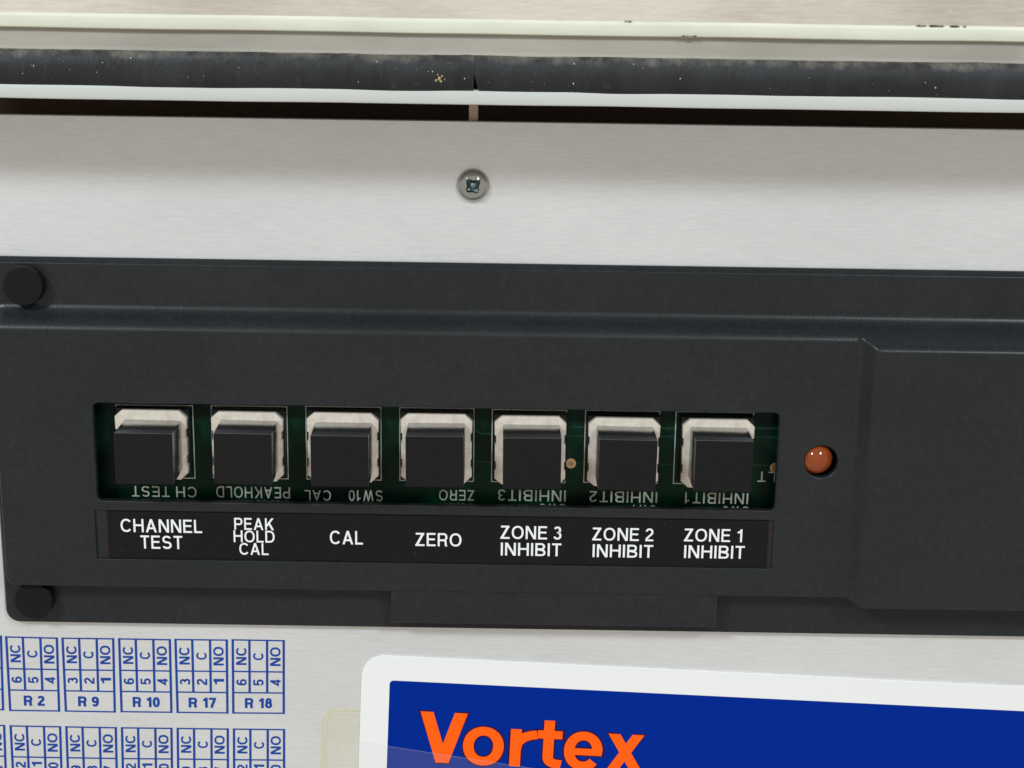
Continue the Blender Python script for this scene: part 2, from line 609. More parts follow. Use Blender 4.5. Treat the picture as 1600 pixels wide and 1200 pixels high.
lip_prof = [(y_lip0, 1.0), (y_lip1 + .6, 1.0), (y_lip1 + .6, ZR - .5), (y_lip1 + .3, ZR - .1), (y_lip1, ZR),
            (y_lip0 + .35, ZR), (y_lip0 + .1, ZR - .1), (y_lip0, ZR - .35)]
obj('lip', wob_x(extrude_x(lip_prof, XL, XR), 0.10, .05), M_LIP, rim)  # white wall carried down out of sight to bounce light onto the plate
ch_prof = [(y_lip1 + .65, ZR - 6), (y_ch1 + 1, ZR - 6), (y_ch1 + 1, ZR - 1.1), (y_gas1 + .5, ZR - 1.1), (y_gas1 + .1, ZR - .6), (y_gas1 - .4, ZR - .6), (y_gas1 - .7, ZR - 1.6),
           (y_lip1 + .65, ZR - 1.6)]
obj('channel', extrude_x(ch_prof, XL, XR), M_CHANNEL, rim)
cr_prof = [(y_ch1 - .05, ZR - 2), (y_cr1, ZR - 2), (y_cr1, ZR - .3), (y_cr1 - .3, ZR - .05), (y_cr1 - .6, ZR), (y_ch1 + .35, ZR - .1), (y_ch1 + .1, ZR - .2), (y_ch1 - .05, ZR - .45)]
obj('edge_strip', wob_x(extrude_x(cr_prof, XL, XR), 0.12, .06), M_CREAM, rim)
door = bmesh.new()
box(door, XL, XR, y_cr1 - .35, Y_TOP, ZR - 3, ZR - .5)
obj('door_skin', door, M_DOOR, rim)
bm = bmesh.new()
box(bm, XL, XR, y_lip1 + .7, y_gas1 - .75, ZR - 1.585, ZR - 1.5)
obj('dark_cut_backing', bm, M_PLUG, rim)  # black strip added under the seal so its cut looks shaded
# chipped paint along the cream edge
chips = bmesh.new()
for px, n_ in ((986, 3), (1440, 3), (1463, 7), (1478, 2), (1494, 6), (1516, 1), (1075, 4), (1088, 3)):
    for k in range(n_):
        base = at(px + random.uniform(-7, 7), 0, ZR)
        top_side = px not in (1075, 1088)
        yy = (y_cr1 - .02) if top_side else (y_ch1 + .12)
        x = base.x
        box(chips, x - random.uniform(.1, .4), x + random.uniform(.1, .4), yy - random.uniform(.0, .12), yy + .10, ZR - .25, ZR + .012)
obj('paint_chip', chips, mat('bare_brown_steel', (0.26, 0.225, 0.18), 0.7), rim)['kind'] = 'stuff'

# two lengths of rubber seal that meet at a cut
Y_G = (y_lip1 + y_gas1) / 2
HW = (y_gas1 - y_lip1) / 2 + .1


def seal(x0, x1, label, skew0, skew1):
    bm = bmesh.new()
    nx = 160
    prof = []
    for k in range(15):
        t = math.pi * k / 14
        prof.append((-math.cos(t) * HW, max(0, math.sin(t)) ** .62 * 2.1 - 1.4))
    rows = []
    for i in range(nx + 1):
        f = i / nx
        row = []
        for (py, pz) in prof:
            v = py / HW
            x = x0 + (x1 - x0) * f
            if i == 0:
                x += skew0 * max(0, -v)
            if i == nx:
                x += skew1 * max(0, -v)
            nv = noise.noise_vector(Vector((x * .09, v * .8, 3.1)))
            n2 = noise.noise(Vector((x * .6, v * 2, 8)))
            row.append(bm.verts.new((x, Y_G + py + nv.x * .16 + n2 * .05, ZR + pz + nv.y * .16 + n2 * .06)))
        rows.append(row)
    for a, c in zip(rows, rows[1:]):
        for k in range(len(prof) - 1):
            bm.faces.new((a[k], c[k], c[k + 1], a[k + 1]))
    bm.faces.new(rows[0])
    bm.faces.new(rows[-1][::-1])
    bmesh.ops.recalc_face_normals(bm, faces=list(bm.faces))
    o = obj('rubber_seal', bm, M_RUBBER, None, ((x0 + x1) / 2, Y_G, ZR - 1.4), smooth=60)
    return tag(o, label, 'rubber seal')


XJ = at(741, 115, ZR).x
s1 = seal(XL, XJ - .02, 'black rubber seal left of the cut, speckled with dust and a yellow lump', 0, -.10)
s2 = seal(XJ + .02, XR, 'cleaner length of black rubber seal on the right of the cut', .75, 0)


def fleck(bm, px, py, size, z):
    p = at(px, py, z)
    a = random.uniform(0, 6.3)
    k = 6
    top = bm.verts.new((p.x, p.y, z + size * .35))
    ring = []
    for i in range(k):
        r = size * random.uniform(.5, 1.1)
        t = a + 2 * math.pi * i / k
        ring.append(bm.verts.new((p.x + r * math.cos(t) * .8, p.y + r * math.sin(t), z - .15)))
    for i in range(k):
        bm.faces.new((ring[i], ring[(i + 1) % k], top))


def seal_z(px, py):
    v = (at(px, py, ZR).y - Y_G) / HW
    v = max(-.97, min(.97, v))
    return ZR + (math.sqrt(1 - v * v)) ** .62 * 2.1 - 1.4 + .05


for s, spots in ((s1, [(160, 98), (183, 95), (196, 94), (204, 91), (248, 93), (262, 101), (294, 120), (151, 113), (318, 119), (280, 118), (372, 93), (589, 97), (606, 105),
                       (618, 107), (651, 109), (669, 112), (676, 112), (698, 122), (560, 128), (633, 123), (726, 123), (732, 121), (620, 129), (650, 131), (35, 115), (52, 103)]),
                 (s2, [(763, 129), (990, 101), (1078, 106), (1005, 107), (1063, 123), (1264, 122), (1309, 135), (1313, 107), (1316, 100), (1364, 131), (1262, 142), (1203, 138),
                       (896, 131), (897, 100), (1389, 142), (1446, 129), (1402, 122), (1462, 137), (1596, 127)])):
    bm = bmesh.new()
    for px, py in spots:
        fleck(bm, px, py, random.choice((.10, .13, .18, .24)), seal_z(px, py))
    xa, xb = (5, 735) if s is s1 else (750, 1595)
    for _ in range(70):
        px = random.uniform(xa, xb)
        py = random.uniform(82, 130) + px * .0155
        fleck(bm, px, py, random.uniform(.03, .09), seal_z(px, py))
    obj('dust', bm, M_DUST, s, smooth=0)['kind'] = 'stuff'
bm = bmesh.new()
for dx, dy, sz in ((0, 0, .55), (5, -3, .4), (-5, 3, .42), (3, 5, .45), (-2, -5, .3), (9, 2, .25)):
    fleck(bm, 686 + dx, 122 + dy, sz, seal_z(686 + dx, 122 + dy))
obj('glue_lump', bm, M_LUMP, s1, smooth=0)

# the dark inside of the box behind the panel
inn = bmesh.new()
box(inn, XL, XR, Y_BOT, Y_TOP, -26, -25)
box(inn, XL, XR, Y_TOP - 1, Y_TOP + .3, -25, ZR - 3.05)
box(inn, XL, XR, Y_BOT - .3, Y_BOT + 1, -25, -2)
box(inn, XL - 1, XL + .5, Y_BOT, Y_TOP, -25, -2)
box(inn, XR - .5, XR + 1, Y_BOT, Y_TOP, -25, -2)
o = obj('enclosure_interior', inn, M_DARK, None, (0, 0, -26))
o['kind'] = 'structure'
st = bmesh.new()
pa, pb = at(732.5, 178, -2), at(747, 178, -2)
box(st, pa.x, pb.x, Y_PLATE - 6, y_lip1 + 2, -4, -2, .15)
tag(obj('strut', st, M_STRUT, None, ((pa.x + pb.x) / 2, Y_PLATE, -4)), 'narrow tan strut bridging the dark gap above the screw', 'strut')

# ================================================================== brushed metal faceplate with printed tables
plate = thing('faceplate', (0, 0, 0), 'brushed aluminium faceplate behind the black cover, with blue tables printed on it', 'faceplate')
bm = bmesh.new()
box(bm, XL + .6, XR - .6, Y_BOT + 1, Y_PLATE, -1.6, 0, .12, 1)
obj('metal_sheet', bm, M_PLATE, plate, smooth=20)

TABLES = [  # photograph corners TL, TR, BL, BR; letters, digits, name
    ((-80, 992), (3, 993), (-72, 1109), (6.5, 1110), '321', 'R 1'),
    ((8, 994), (90.5, 996), (14.5, 1111), (94, 1112), '654', 'R 2'),
    ((96, 996), (178.5, 997), (101.5, 1112), (181, 1113.5), '321', 'R 9'),
    ((184.5, 997), (267, 998.5), (188.5, 1113), (269.5, 1114), '654', 'R 10'),
    ((272.5, 998), (356, 999), (276, 1114), (357, 1115), '321', 'R 17'),
    ((362, 998.5), (445, 1000), (363, 1115), (445, 1115.5), '654', 'R 18'),
    ((-70, 1131), (8, 1132.5), (-62, 1244), (12, 1246), ('9', '8', '7'), ''),
    ((15, 1133), (95.5, 1134.5), (21, 1247), (99, 1248.5), ('12', '11', '10'), ''),
    ((102, 1134.5), (182.5, 1136), (106.5, 1248.5), (185, 1249.5), ('9', '8', '7'), ''),
    ((189, 1136), (269.5, 1137), (191.5, 1249.5), (271, 1250), ('12', '11', '10'), ''),
    ((276, 1137), (357.5, 1138), (277.5, 1250), (358, 1251), ('9', '8', '7'), ''),
    ((364, 1138), (445.5, 1139), (364.5, 1251), (445.5, 1251.5), ('12', '11', '10'), ''),
]
for TL, TR, BL, BR, nums, name in TABLES:
    c00, c10, c01, c11 = (at(*p, 0) for p in (TL, TR, BL, BR))   # u to the right, v down

    def uv(u, v):
        a = c00.lerp(c10, u)
        c = c01.lerp(c11, u)
        return a.lerp(c, v)
    ZT = 0.03
    wd, hg = (c10 - c00).length, (c01 - c00).length
    bm = bmesh.new()

    def bar(u0, v0, u1, v1, th, z):
        a, c = uv(u0, v0), uv(u1, v1)
        d = (c - a).normalized()
        nn = Vector((-d.y, d.x, 0)) * th / 2
        q = [a - nn - d * .0, c - nn, c + nn, a + nn]
        f = bm.faces.new([bm.verts.new((p.x, p.y, z)) for p in q])
        f.normal_update()
        if f.normal.z < 0:
            f.normal_flip()
    V, H = 0.43, 0.27
    for k, (u, vb) in enumerate(((0.02, 1), (1 / 3, .715), (2 / 3, .715), (.98, 1))):
        bar(u, 0, u, vb, V, ZT + .006)
    for v in (.01, .43, .715, .99):
        bar(0, v, 1, v, H, ZT)
    tb = obj('printed_table', bm, M_BLUE_INK, plate, tuple(uv(.5, .5)), smooth=0)
    lt = bmesh.new()
    for k in range(3):
        uc = (k + .5) / 3 + (.012 if k == 0 else -.012 if k == 2 else 0)
        ey = (uv(uc, .1) - uv(uc + .1, .1)).normalized() if False else (uv(0, .3) - uv(1, .3)).normalized()   # cap top points left
        exx = (uv(uc, .2) - uv(uc, .4)).normalized()                                                           # reads upwards
        capw = wd * .198
        for txt, vc, hh in (('NC', .225, .235) if k == 0 else ('C', .225, .10) if k == 1 else ('NO', .225, .25), (nums[k], .575, .085 if len(nums[k]) == 1 else .16)):
            cpt = uv(uc, vc)
            write(lt, txt, cpt - exx * hg * hh / 2 - ey * capw / 2 + Vector((0, 0, ZT)), exx, ey, capw, hg * hh, .175, .11)
    if name:
        width = wd * (.40 if len(name) == 3 else .52)
        off = -.03 if name == 'R 9' else .0
        exx = (uv(1, .85) - uv(0, .85)).normalized()
        eyy = (uv(.5, .75) - uv(.5, .95)).normalized()
        cpt = uv(.5 + off, .855)
        write(lt, name, cpt - exx * width / 2 - eyy * hg * .068 + Vector((0, 0, ZT)), exx, eyy, hg * .136, width, .21, .12, space=.26)
    obj('lettering', lt, M_BLUE_INK, tb, smooth=0)

# ================================================================== screw above the cover
sc_ = at(739, 290, 0.8)
screw = thing('screw', (sc_.x, sc_.y, 0), 'shiny round-headed screw holding the brushed faceplate above the black cover', 'screw')
bm = bmesh.new()
R = 2.75
loops = []
for k in range(9):
    t = k / 8
    a = math.radians(8 + 74 * t)
    loops.append(circle(sc_.x, sc_.y, R * math.cos(a) / math.cos(math.radians(8)), 0.25 + 1.75 * math.sin(a) - .2, 48))
loops.insert(0, circle(sc_.x, sc_.y, R, 0, 48))


def socket(r, z, rot=0.72, n=48):
    out = []
    for k in range(n):
        t = 2 * math.pi * k / n
        rr_ = r * (1 + .17 * math.cos(4 * (t - rot)) + .03 * math.sin(3 * t))
        out.append((sc_.x + rr_ * math.cos(t), sc_.y + rr_ * math.sin(t), z))
    return out


loops = [lp for lp in loops if (Vector(lp[0]) - Vector((sc_.x, sc_.y, lp[0][2]))).length > 1.5]
loops.append(socket(1.2, 1.62))
loops.append(socket(1.12, 1.52))
rows = loft(bm, loops, False)
obj('screw_head', bm, M_ZINC, screw, smooth=60)
bm = bmesh.new()
loft(bm, [socket(1.125, 1.53), socket(1.02, .75), socket(.75, .55), circle(sc_.x, sc_.y, .45, .95, 48), circle(sc_.x, sc_.y, .2, 1.05, 48)], True)
obj('drive_socket', bm, M_RECESS_STEEL, screw, smooth=40)

# ================================================================== black moulded cover
ZF, ZA, ZB = 1.5, 5.1, 7.6            # flange, left face, right box
fx0 = at(2.5, 900, ZF).x
fx1 = at(1780, 700, ZF).x
fy1 = (at(20, 400, .5).y + at(1580, 424.5, .5).y) / 2
fy0 = (at(60, 969, .2).y + at(1000, 987, .2).y + at(460, 976, .2).y) / 3
cover = thing('control_cover', ((fx0 + fx1) / 2, (fy0 + fy1) / 2, 0), 'black moulded plastic cover with a button slot and a taller box at its right end', 'control cover')
bm = bmesh.new()
ct = 1.0
fl = [rr(fx0, fx1, fy0, fy1, 2.6, 0), rr(fx0, fx1, fy0, fy1, 2.6, .45), rr(fx0 + .12, fx1, fy0 + .12, fy1 - .16, 2.5, .62),
      rr(fx0 + .5, fx1 - .5, fy0 + .45, fy1 - ct + .2, 2.1, 1.42), rr(fx0 + .65, fx1 - .6, fy0 + .6, fy1 - ct, 2.0, ZF)]
frows = loft(bm, fl, False)

ax0 = at(6.5, 830, ZA).x
ax1 = at(1357, 700, ZA).x
ay1 = at(300, 521, ZA).y
ay0 = (at(100, 914, ZA).y + at(460, 919.5, ZA).y + at(1000, 928, ZA).y) / 3
by1 = at(300, 476, ZF).y               # foot of the upper slope
iL, iB = 1.1, 1.3
HA = ZA - ZF


def prof_z(u):
    q = .499
    s = 1 / (1 - q)
    if u < q:
        return s * u * u / (2 * q)
    if u > 1 - q:
        return 1 - s * (1 - u) ** 2 / (2 * q)
    return s * (u - q / 2)


US = [k / 24 for k in range(25)]
body = []
for u in US:
    body.append(rr(ax0 - iL * (1 - u), ax1, ay0 - iB * (1 - u), by1 + (ay1 - by1) * u, 2.6 - .9 * u, ZF + HA * prof_z(u)))
brows = loft(bm, body, False)
fill(bm, [frows[-1], brows[0]])

# holes in the face: button slot, label recess, lamp hole
wx0 = (at(147, 640, ZA).x + at(150, 775, ZA).x) / 2
wx1 = (at(1216.5, 655, ZA).x + at(1212, 785, ZA).x) / 2
wy1 = (at(160, 630.5, ZA).y + at(1200, 645.5, ZA).y) / 2
wy0 = (at(160, 782.5, ZA).y + at(1200, 797.5, ZA).y) / 2
lx0, lx1 = at(149.5, 835, ZA).x, at(1207.5, 850, ZA).x
ly1 = (at(160, 797.5, ZA).y + at(1200, 812.5, ZA).y) / 2
ly0 = (at(160, 874, ZA).y + at(1200, 888, ZA).y) / 2
hc = at(1283.5, 722, ZA)
HR = 2.82
n_ = 5
RF = .32
FIL = [(RF * (1 - math.sin(math.radians(a))), RF * (1 - math.cos(math.radians(a)))) for a in (0, 18, 36, 54, 72, 90)]   # (outward, down)
win = [rr(wx0 - d, wx1 + d, wy0 - d, wy1 + d, .9 + d, ZA - h_, n_) for d, h_ in FIL]
win += [rr(wx0, wx1, wy0, wy1, .9, ZA - 1.3, n_), rr(wx0 - 1, wx1 + 1, wy0 - 1, wy1 + 1, .9, ZA - 1.3, n_)]
wrow = loft(bm, win, False)
lab = [rr(lx0 - d * .45, lx1 + d * .45, ly0 - d * .45, ly1 + d * .45, .12 + d * .45, ZA - h_ * .45, 3) for d, h_ in FIL] + [rr(lx0, lx1, ly0, ly1, .12, ZA - .45, 3)]
lrow = loft(bm, lab, True)
hol = [circle(hc.x, hc.y, HR + d, ZA - h_) for d, h_ in FIL] + [circle(hc.x, hc.y, HR, ZA - 1.3), circle(hc.x, hc.y, HR + .6, ZA - 1.3)]
hrow = loft(bm, hol, False)
fill(bm, [brows[-1], wrow[0], lrow[0], hrow[0]])

# the taller box at the right end
m_t = (ay1 - by1) / HA
yt15 = at(1450, 541.5, ZB).y
yb15 = (at(1400, 951.5, ZB).y + at(1590, 954, ZB).y) / 2
bx_foot = at(1330, 700, ZA).x
bx_top = at(1366, 700, ZB).x
ramp_w = bx_top - bx_foot
loops = []


def side(z):
    """left, top and bottom edges of the box at height z"""
    if z <= ZA:
        xl = bx_foot
    else:
        f = (z - ZA) / (ZB - ZA)
        # foot fillet, straight, shoulder fillet
        q = .30
        lo_, hi_ = 0., 1.
        for _ in range(30):
            md = (lo_ + hi_) / 2
            s = 1 / (1 - q)
            val = s * md * md / (2 * q) if md < q else 1 - s * (1 - md) ** 2 / (2 * q) if md > 1 - q else s * (md - q / 2)
            if val < f:
                lo_ = md
            else:
                hi_ = md
        xl = bx_foot + ramp_w * lo_
    zm, ym = ZF + HA / 2, (by1 + ay1) / 2
    sl = 2 * HA / (by1 - ay1)                    # steepness of the slope at its middle, carried on upwards
    z1 = ZB - 1.1
    if z <= zm:
        yt = by1 + (ay1 - by1) * math.sqrt(max(0, (z - ZF) / (2 * HA))) - .015
    elif z <= z1:
        yt = ym - (z - zm) / sl - .015
    else:
        L_ = 2 * (ZB - z1) / sl
        yt = ym - (z1 - zm) / sl - L_ * (1 - math.sqrt(max(0, (ZB - z) / (ZB - z1)))) - .015
    yb = ay0 - .04 - iB * max(0, (ZA - z) / HA) if z <= ZA else ay0 - .04 + (yb15 - ay0) * (z - ZA) / (ZB - ZA)
    return xl, yt, yb


zs = {round(ZF + HA * 2 * (k / 24) ** 2, 4) for k in range(13)} | {round(ZB - 1.1 * (1 - k / 12) ** 2, 4) for k in range(13)}
zs |= {round(ZA + (ZB - ZA) * q, 4) for q in (0, .004, .012, .03, .06, .10, .16, .24, .34, .45, .56, .64, .72, .79, .85, .90, .94, .97, .99, 1)}
for z in sorted(zs):
    xl, yt, yb = side(z)
    loops.append(rr(xl, fx1 - 1.5, yb, yt, .45, z, 4))
loft(bm, loops, True)
# raised block under the left face
kx0, kx1 = at(611, 950, 5).x, at(1120, 955, 5).x
ky0 = (at(620, 974, 4.8).y + at(1110, 981, 4.8).y) / 2
b2 = [(kx0, ay0 + .3), (kx0, ky0), (kx1, ky0), (kx1, ay0 + .3)]
loft(bm, [[(p[0], p[1], ZF - .1) for p in b2], [(p[0], p[1], 4.55 if i in (1, 2) else 4.8) for i, p in enumerate(b2)],
          [(p[0] + (.15 if i < 2 else -.15), p[1] + (.2 if i in (1, 2) else -.0), 4.7 if i in (1, 2) else 4.92) for i, p in enumerate(b2)]], True)
shell = obj('shell', bm, M_SHELL, cover, smooth=32)
wn = shell.modifiers.new('weighted', 'WEIGHTED_NORMAL')
wn.keep_sharp = True
wn.weight = 90

for px, py in ((35, 447.5), (52, 939.5)):
    c_ = at(px, py, 3.6)
    bm = bmesh.new()
    R = 3.33
    loft(bm, [circle(c_.x, c_.y, R, ZF + .02), circle(c_.x, c_.y, R, 3.4), circle(c_.x, c_.y, R - .05, 3.53), circle(c_.x, c_.y, R - .16, 3.6), circle(c_.x, c_.y, R - .3, 3.6)], True)
    obj('screw_plug', bm, M_PLUG, cover, (c_.x, c_.y, ZF), smooth=50)

bm = bmesh.new()
rs = random.Random(5)
for _ in range(80):
    px, py = rs.uniform(20, 1590), rs.uniform(415, 960)
    if 490 < py < 525 or 620 < py < 900 or py > 905:
        if not (py > 895 or px > 1390):
            continue
    z = ZF if py < 480 else ZB if px > 1380 and 560 < py < 945 else ZA
    if py > 905 and px < 1380:
        continue
    if px > 1380 and py < 560:
        continue
    fleck(bm, px, py, rs.choice((.025, .03, .04, .06)), z)
for px, py in ((848, 884), (843, 888), (853, 889), (845, 892), (26, 866), (29, 874), (25, 879), (1290, 872), (160, 905)):
    fleck(bm, px, py, .07, ZA)
for k in range(26):                                              # short hairs caught on the plastic
    px, py = rs.uniform(60, 1300), rs.choice((rs.uniform(415, 470), rs.uniform(530, 620)))
    z = ZF if py < 480 else ZA
    p = at(px, py, z)
    a = rs.uniform(0, math.pi)
    d = Vector((math.cos(a), math.sin(a), 0)) * rs.uniform(.1, .38)
    e = Vector((-d.y, d.x, 0)).normalized() * .009
    bm.faces.new([bm.verts.new(p + q + Vector((0, 0, .03))) for q in (-d - e, d - e, d + e, -d + e)])
obj('dust', bm, M_LINT, cover, smooth=0)['kind'] = 'stuff'

# label strip lying in the recess
sx0, sx1 = at(169, 835, ZA - .3).x, at(1199, 850, ZA - .3).x
bm = bmesh.new()
box(bm, sx0, sx1, ly0 + .22, ly1 - .22, ZA - .44, ZA - .2, .05, 1)
strip = obj('label_strip', bm, M_LABEL, cover, ((sx0 + sx1) / 2, (ly0 + ly1) / 2, ZA - .44), smooth=0)
bm = bmesh.new()
box(bm, sx0 - .22, sx0 - .02, ly0 + .2, ly1 - .2, ZA - .44, ZA - .3)
obj('seam', bm, M_SEAM, strip, smooth=0)
bm = bmesh.new()
box(bm, sx1 + .02, sx1 + .18, ly0 + .2, ly1 - .2, ZA - .44, ZA - .3)
obj('seam', bm, M_SEAM, strip, smooth=0)
ZL = ZA - .2 + .02
for lines in ([('CHANNEL', 188.5, 315.5, 811.5, 832), ('TEST', 219.5, 285, 837, 857.5)],
              [('PEAK', 366, 428, 809.5, 828), ('HOLD', 365, 429, 829, 847.5), ('CAL', 374, 419.5, 848.5, 867)],
              [('CAL', 515.5, 567, 829.5, 850.5)], [('ZERO', 649, 721, 833, 853.5)],
              [('ZONE 3', 782, 877.5, 822, 842.5), ('INHIBIT', 782.5, 877, 848.5, 868.5)],
              [('ZONE 2', 925.5, 1021, 825, 845), ('INHIBIT', 926, 1020.5, 851, 871)],
              [('ZONE 1', 1069, 1160, 826.5, 846.5), ('INHIBIT', 1069, 1163.5, 852.5, 872.5)]):
    legend(strip, None, 0, 0, 0, 0, ZL, M_WHITE_INK, .138, .15, lines=lines)

# ================================================================== circuit board seen through the slot
ZP = 1.0
BOARD = thing('circuit_board', ((wx0 + wx1) / 2, (wy0 + wy1) / 2, .2), 'dark green circuit board with upside-down white print behind the button slot', 'circuit board')
bm = bmesh.new()
box(bm, wx0 - 7, hc.x + 5, wy0 - 3.2, wy1 + 2.5, .2, ZP)
obj('board', bm, M_PCB, BOARD, smooth=0)
ZS = ZP + .03


def upside(lines):
    bm = bmesh.new()
    for tx, xl, xr, yt, yb in lines:
        ym = (yt + yb) / 2
        p0, p1 = at(xl, ym, ZS), at(xr, ym, ZS)
        xm = (xl + xr) / 2
        hgt = at(xm, yt, ZS).y - at(xm, yb, ZS).y
        write(bm, tx, (p1.x, at(xm, yt, ZS).y, ZS), -X, -Y, hgt, p1.x - p0.x, .125, .20, space=.35)
    obj('lettering', bm, M_SILK, BOARD, smooth=0)


upside([('CH TEST', 206, 307, 760, 776.5), ('SW12', 252, 306, 780.5, 797)])
upside([('PEAKHOLD', 338, 453, 760.5, 778), ('SW11', 402, 453, 782, 798)])
upside([('CAL', 476, 517, 766, 782)])
upside([('SW10', 545, 598, 766, 783)])
upside([('ZERO', 686, 741, 765.5, 782), ('SW9', 700, 741, 786.5, 803)])
upside([('INHIBIT3', 778, 884, 765.5, 783), ('SW8', 843, 884, 787, 803)])
upside([('INHIBIT2', 921, 1027, 768, 785), ('SW7', 985, 1025, 789, 805)])
upside([('INHIBIT1', 1070, 1169, 770, 787), ('SW6', 1129, 1170, 791, 807)])
upside([('LT', 1184, 1212, 737, 753)])

BUT = [  # skirt left, right, top; cap left, right, top, bottom (photograph), outline left, right, top, bottom
    (179, 294.5, 641.5, 179.5, 270, 674.5, 759.5, 183, 303.5, 632.5, 747),
    (330, 443, 644.5, 334.5, 424.5, 675.5, 759.5, 331, 450, 634, 748),
    (479, 592, 646, 485.5, 576, 680, 762, 478, 596, 635, 750),
    (625.5, 738, 647.5, 634, 724, 681, 762.5, 624, 741, 637, 752),
    (772, 884.5, 651, 787, 876, 684, 765, 768, 885, 640, 754),
    (917.5, 1031, 654, 936.5, 1025, 687, 767.5, 913, 1030, 641, 755),
    (1064.5, 1178, 656, 1085, 1176.5, 688, 769.5, 1054, 1176, 643, 757),
]
for B in BUT:
    l0, l1, t0, t1 = B[7:]
    xa, xb = at(l0, 690, ZS).x, at(l1, 690, ZS).x
    ya, yb = at((l0 + l1) / 2, t1, ZS).y, at((l0 + l1) / 2, t0, ZS).y
    bm = bmesh.new()
    th = .16
    for q in ((xa, xa + th, ya, yb), (xb - th, xb, ya, yb), (xa + th, xb - th, ya, ya + th), (xa + th, xb - th, yb - th, yb)):
        bm.faces.new([bm.verts.new((q[i], q[j], ZS)) for i, j in ((0, 2), (1, 2), (1, 3), (0, 3))])
    obj('switch_outline', bm, M_SILK, BOARD, smooth=0)
for px, py, r in ((892, 724, .95), (1211, 731, .95)):
    p = at(px, py, ZS)
    bm = bmesh.new()
    loft(bm, [circle(p.x, p.y, r, ZP + .01, 20), circle(p.x, p.y, r * .93, ZP + .09, 20), circle(p.x, p.y, r * .45, ZP + .1, 20)], False)
    loft(bm, [circle(p.x, p.y, r * .45, ZP + .1, 20), circle(p.x, p.y, r * .4, ZP + .04, 20)], True, mi=1)
    obj('solder_pad', bm, [M_GOLD, M_HOLE], BOARD, smooth=40)
for pts in ([(742, 673), (752, 677.5), (770, 678)], [(740, 721.5), (772, 722)], [(884, 667), (914, 667.5)], [(884, 681), (914, 681.5)], [(890, 724), (914, 724.5)],
            [(1029, 669), (1056, 669.5)], [(1029, 682), (1056, 682.5)], [(1029, 726), (1056, 726)], [(1176, 669), (1225, 669.5)], [(1176, 683), (1225, 683.5)], [(1176, 727), (1211, 728)]):
    bm = bmesh.new()
    P = [at(*p, ZS) for p in pts]
    for q in stroke([(p.x, p.y) for p in P], .3, False):
        f = bm.faces.new([bm.verts.new((v.x, v.y, ZP + .012)) for v in q])
        f.normal_update()
        if f.normal.z < 0:
            f.normal_flip()
    obj('trace', bm, M_TRACE, BOARD, smooth=0)

# ================================================================== push buttons
HS, HC = 2.8, 8.2                      # skirt above the board, keycap above the skirt
ZK = ZP + HS


def skirt_center(B):
    a, c = at(B[0], B[2] + 56, ZK), at(B[1], B[2] + 56, ZK)
    top = at((B[0] + B[1]) / 2, B[2], ZK).y
    return Vector(((a.x + c.x) / 2, top - 6.15, ZP)), c.x - a.x


def make_button():
    c, wd = skirt_center(BUT[3])
    t = thing('push_button', tuple(c), '', 'push button', 'row of black push buttons in the slot')
    hw, hh, ch = 6.1, 6.15, 1.25
    bm = bmesh.new()
    box(bm, c.x - 6.3, c.x + 6.3, c.y - 5.7, c.y + 6.3, ZP + .04, ZP + 1.4, .15, 1)
    obj('housing', bm, M_HOUSING, t)
    # ivory skirt with clipped corners and little moulded notches along its sides
    right = [(hw - .35, -hh + .0), (hw, -hh + ch), (hw, -3.6), (hw - .22, -3.5), (hw - .22, -1.9), (hw - .05, -1.8), (hw - .05, 1.1), (hw - .25, 1.2), (hw - .25, 2.8), (hw, 2.95), (hw + .05, hh - ch)]
    right[0] = (hw - ch, -hh)
    leftp = [(-x, y + .1 * (-1) ** k) for k, (x, y) in enumerate(right)][::-1]
    out = right + [(hw - ch, hh), (-hw + ch, hh)] + leftp
    z0, z1 = ZP + 1.3, ZK

    def ring(s, z):
        return [(c.x + x * (1 - s / hw), c.y + y * (1 - s / hh), z) for x, y in out]
    bm = bmesh.new()
    loft(bm, [ring(.05, z0), ring(0, z0 + .2), ring(0, z1 - .2), ring(.07, z1 - .06), ring(.2, z1)], True)
    obj('skirt', bm, M_SKIRT, t, smooth=25)
    for dx in (-3.55, -1.7, 1.75, 3.6):
        bm = bmesh.new()
        cx, cy = c.x + dx - .1, c.y + 6.95
        loft(bm, [circle(cx, cy, .26, ZP, 12), circle(cx, cy, .24, ZP + .35, 12), circle(cx, cy, .12, ZP + .5, 12)], True)
        obj('pin', bm, M_GOLD, t, smooth=40)
    # keycap
    cw, chh = 4.83, 4.42
    bm = bmesh.new()
    k0 = ZK - .02

    def rk(d, z, r):
        return rr(c.x - cw + d, c.x + cw - d, c.y - chh + d, c.y + chh - d, r, z, 3)
    loft(bm, [rk(-.02, k0, .22), rk(0, k0 + HC - .14, .2), rk(.04, k0 + HC - .05, .18), rk(.12, k0 + HC, .15), rk(.3, k0 + HC, .1)], True, mi=0, mi_top=1)
    for f in bm.faces:
        if min(v.co.z for v in f.verts) > k0 + HC - .06:
            f.material_index = 1
    obj('keycap', bm, [M_CAP_SIDE, M_CAP_TOP], t, (c.x, c.y, k0), smooth=50)
    return t


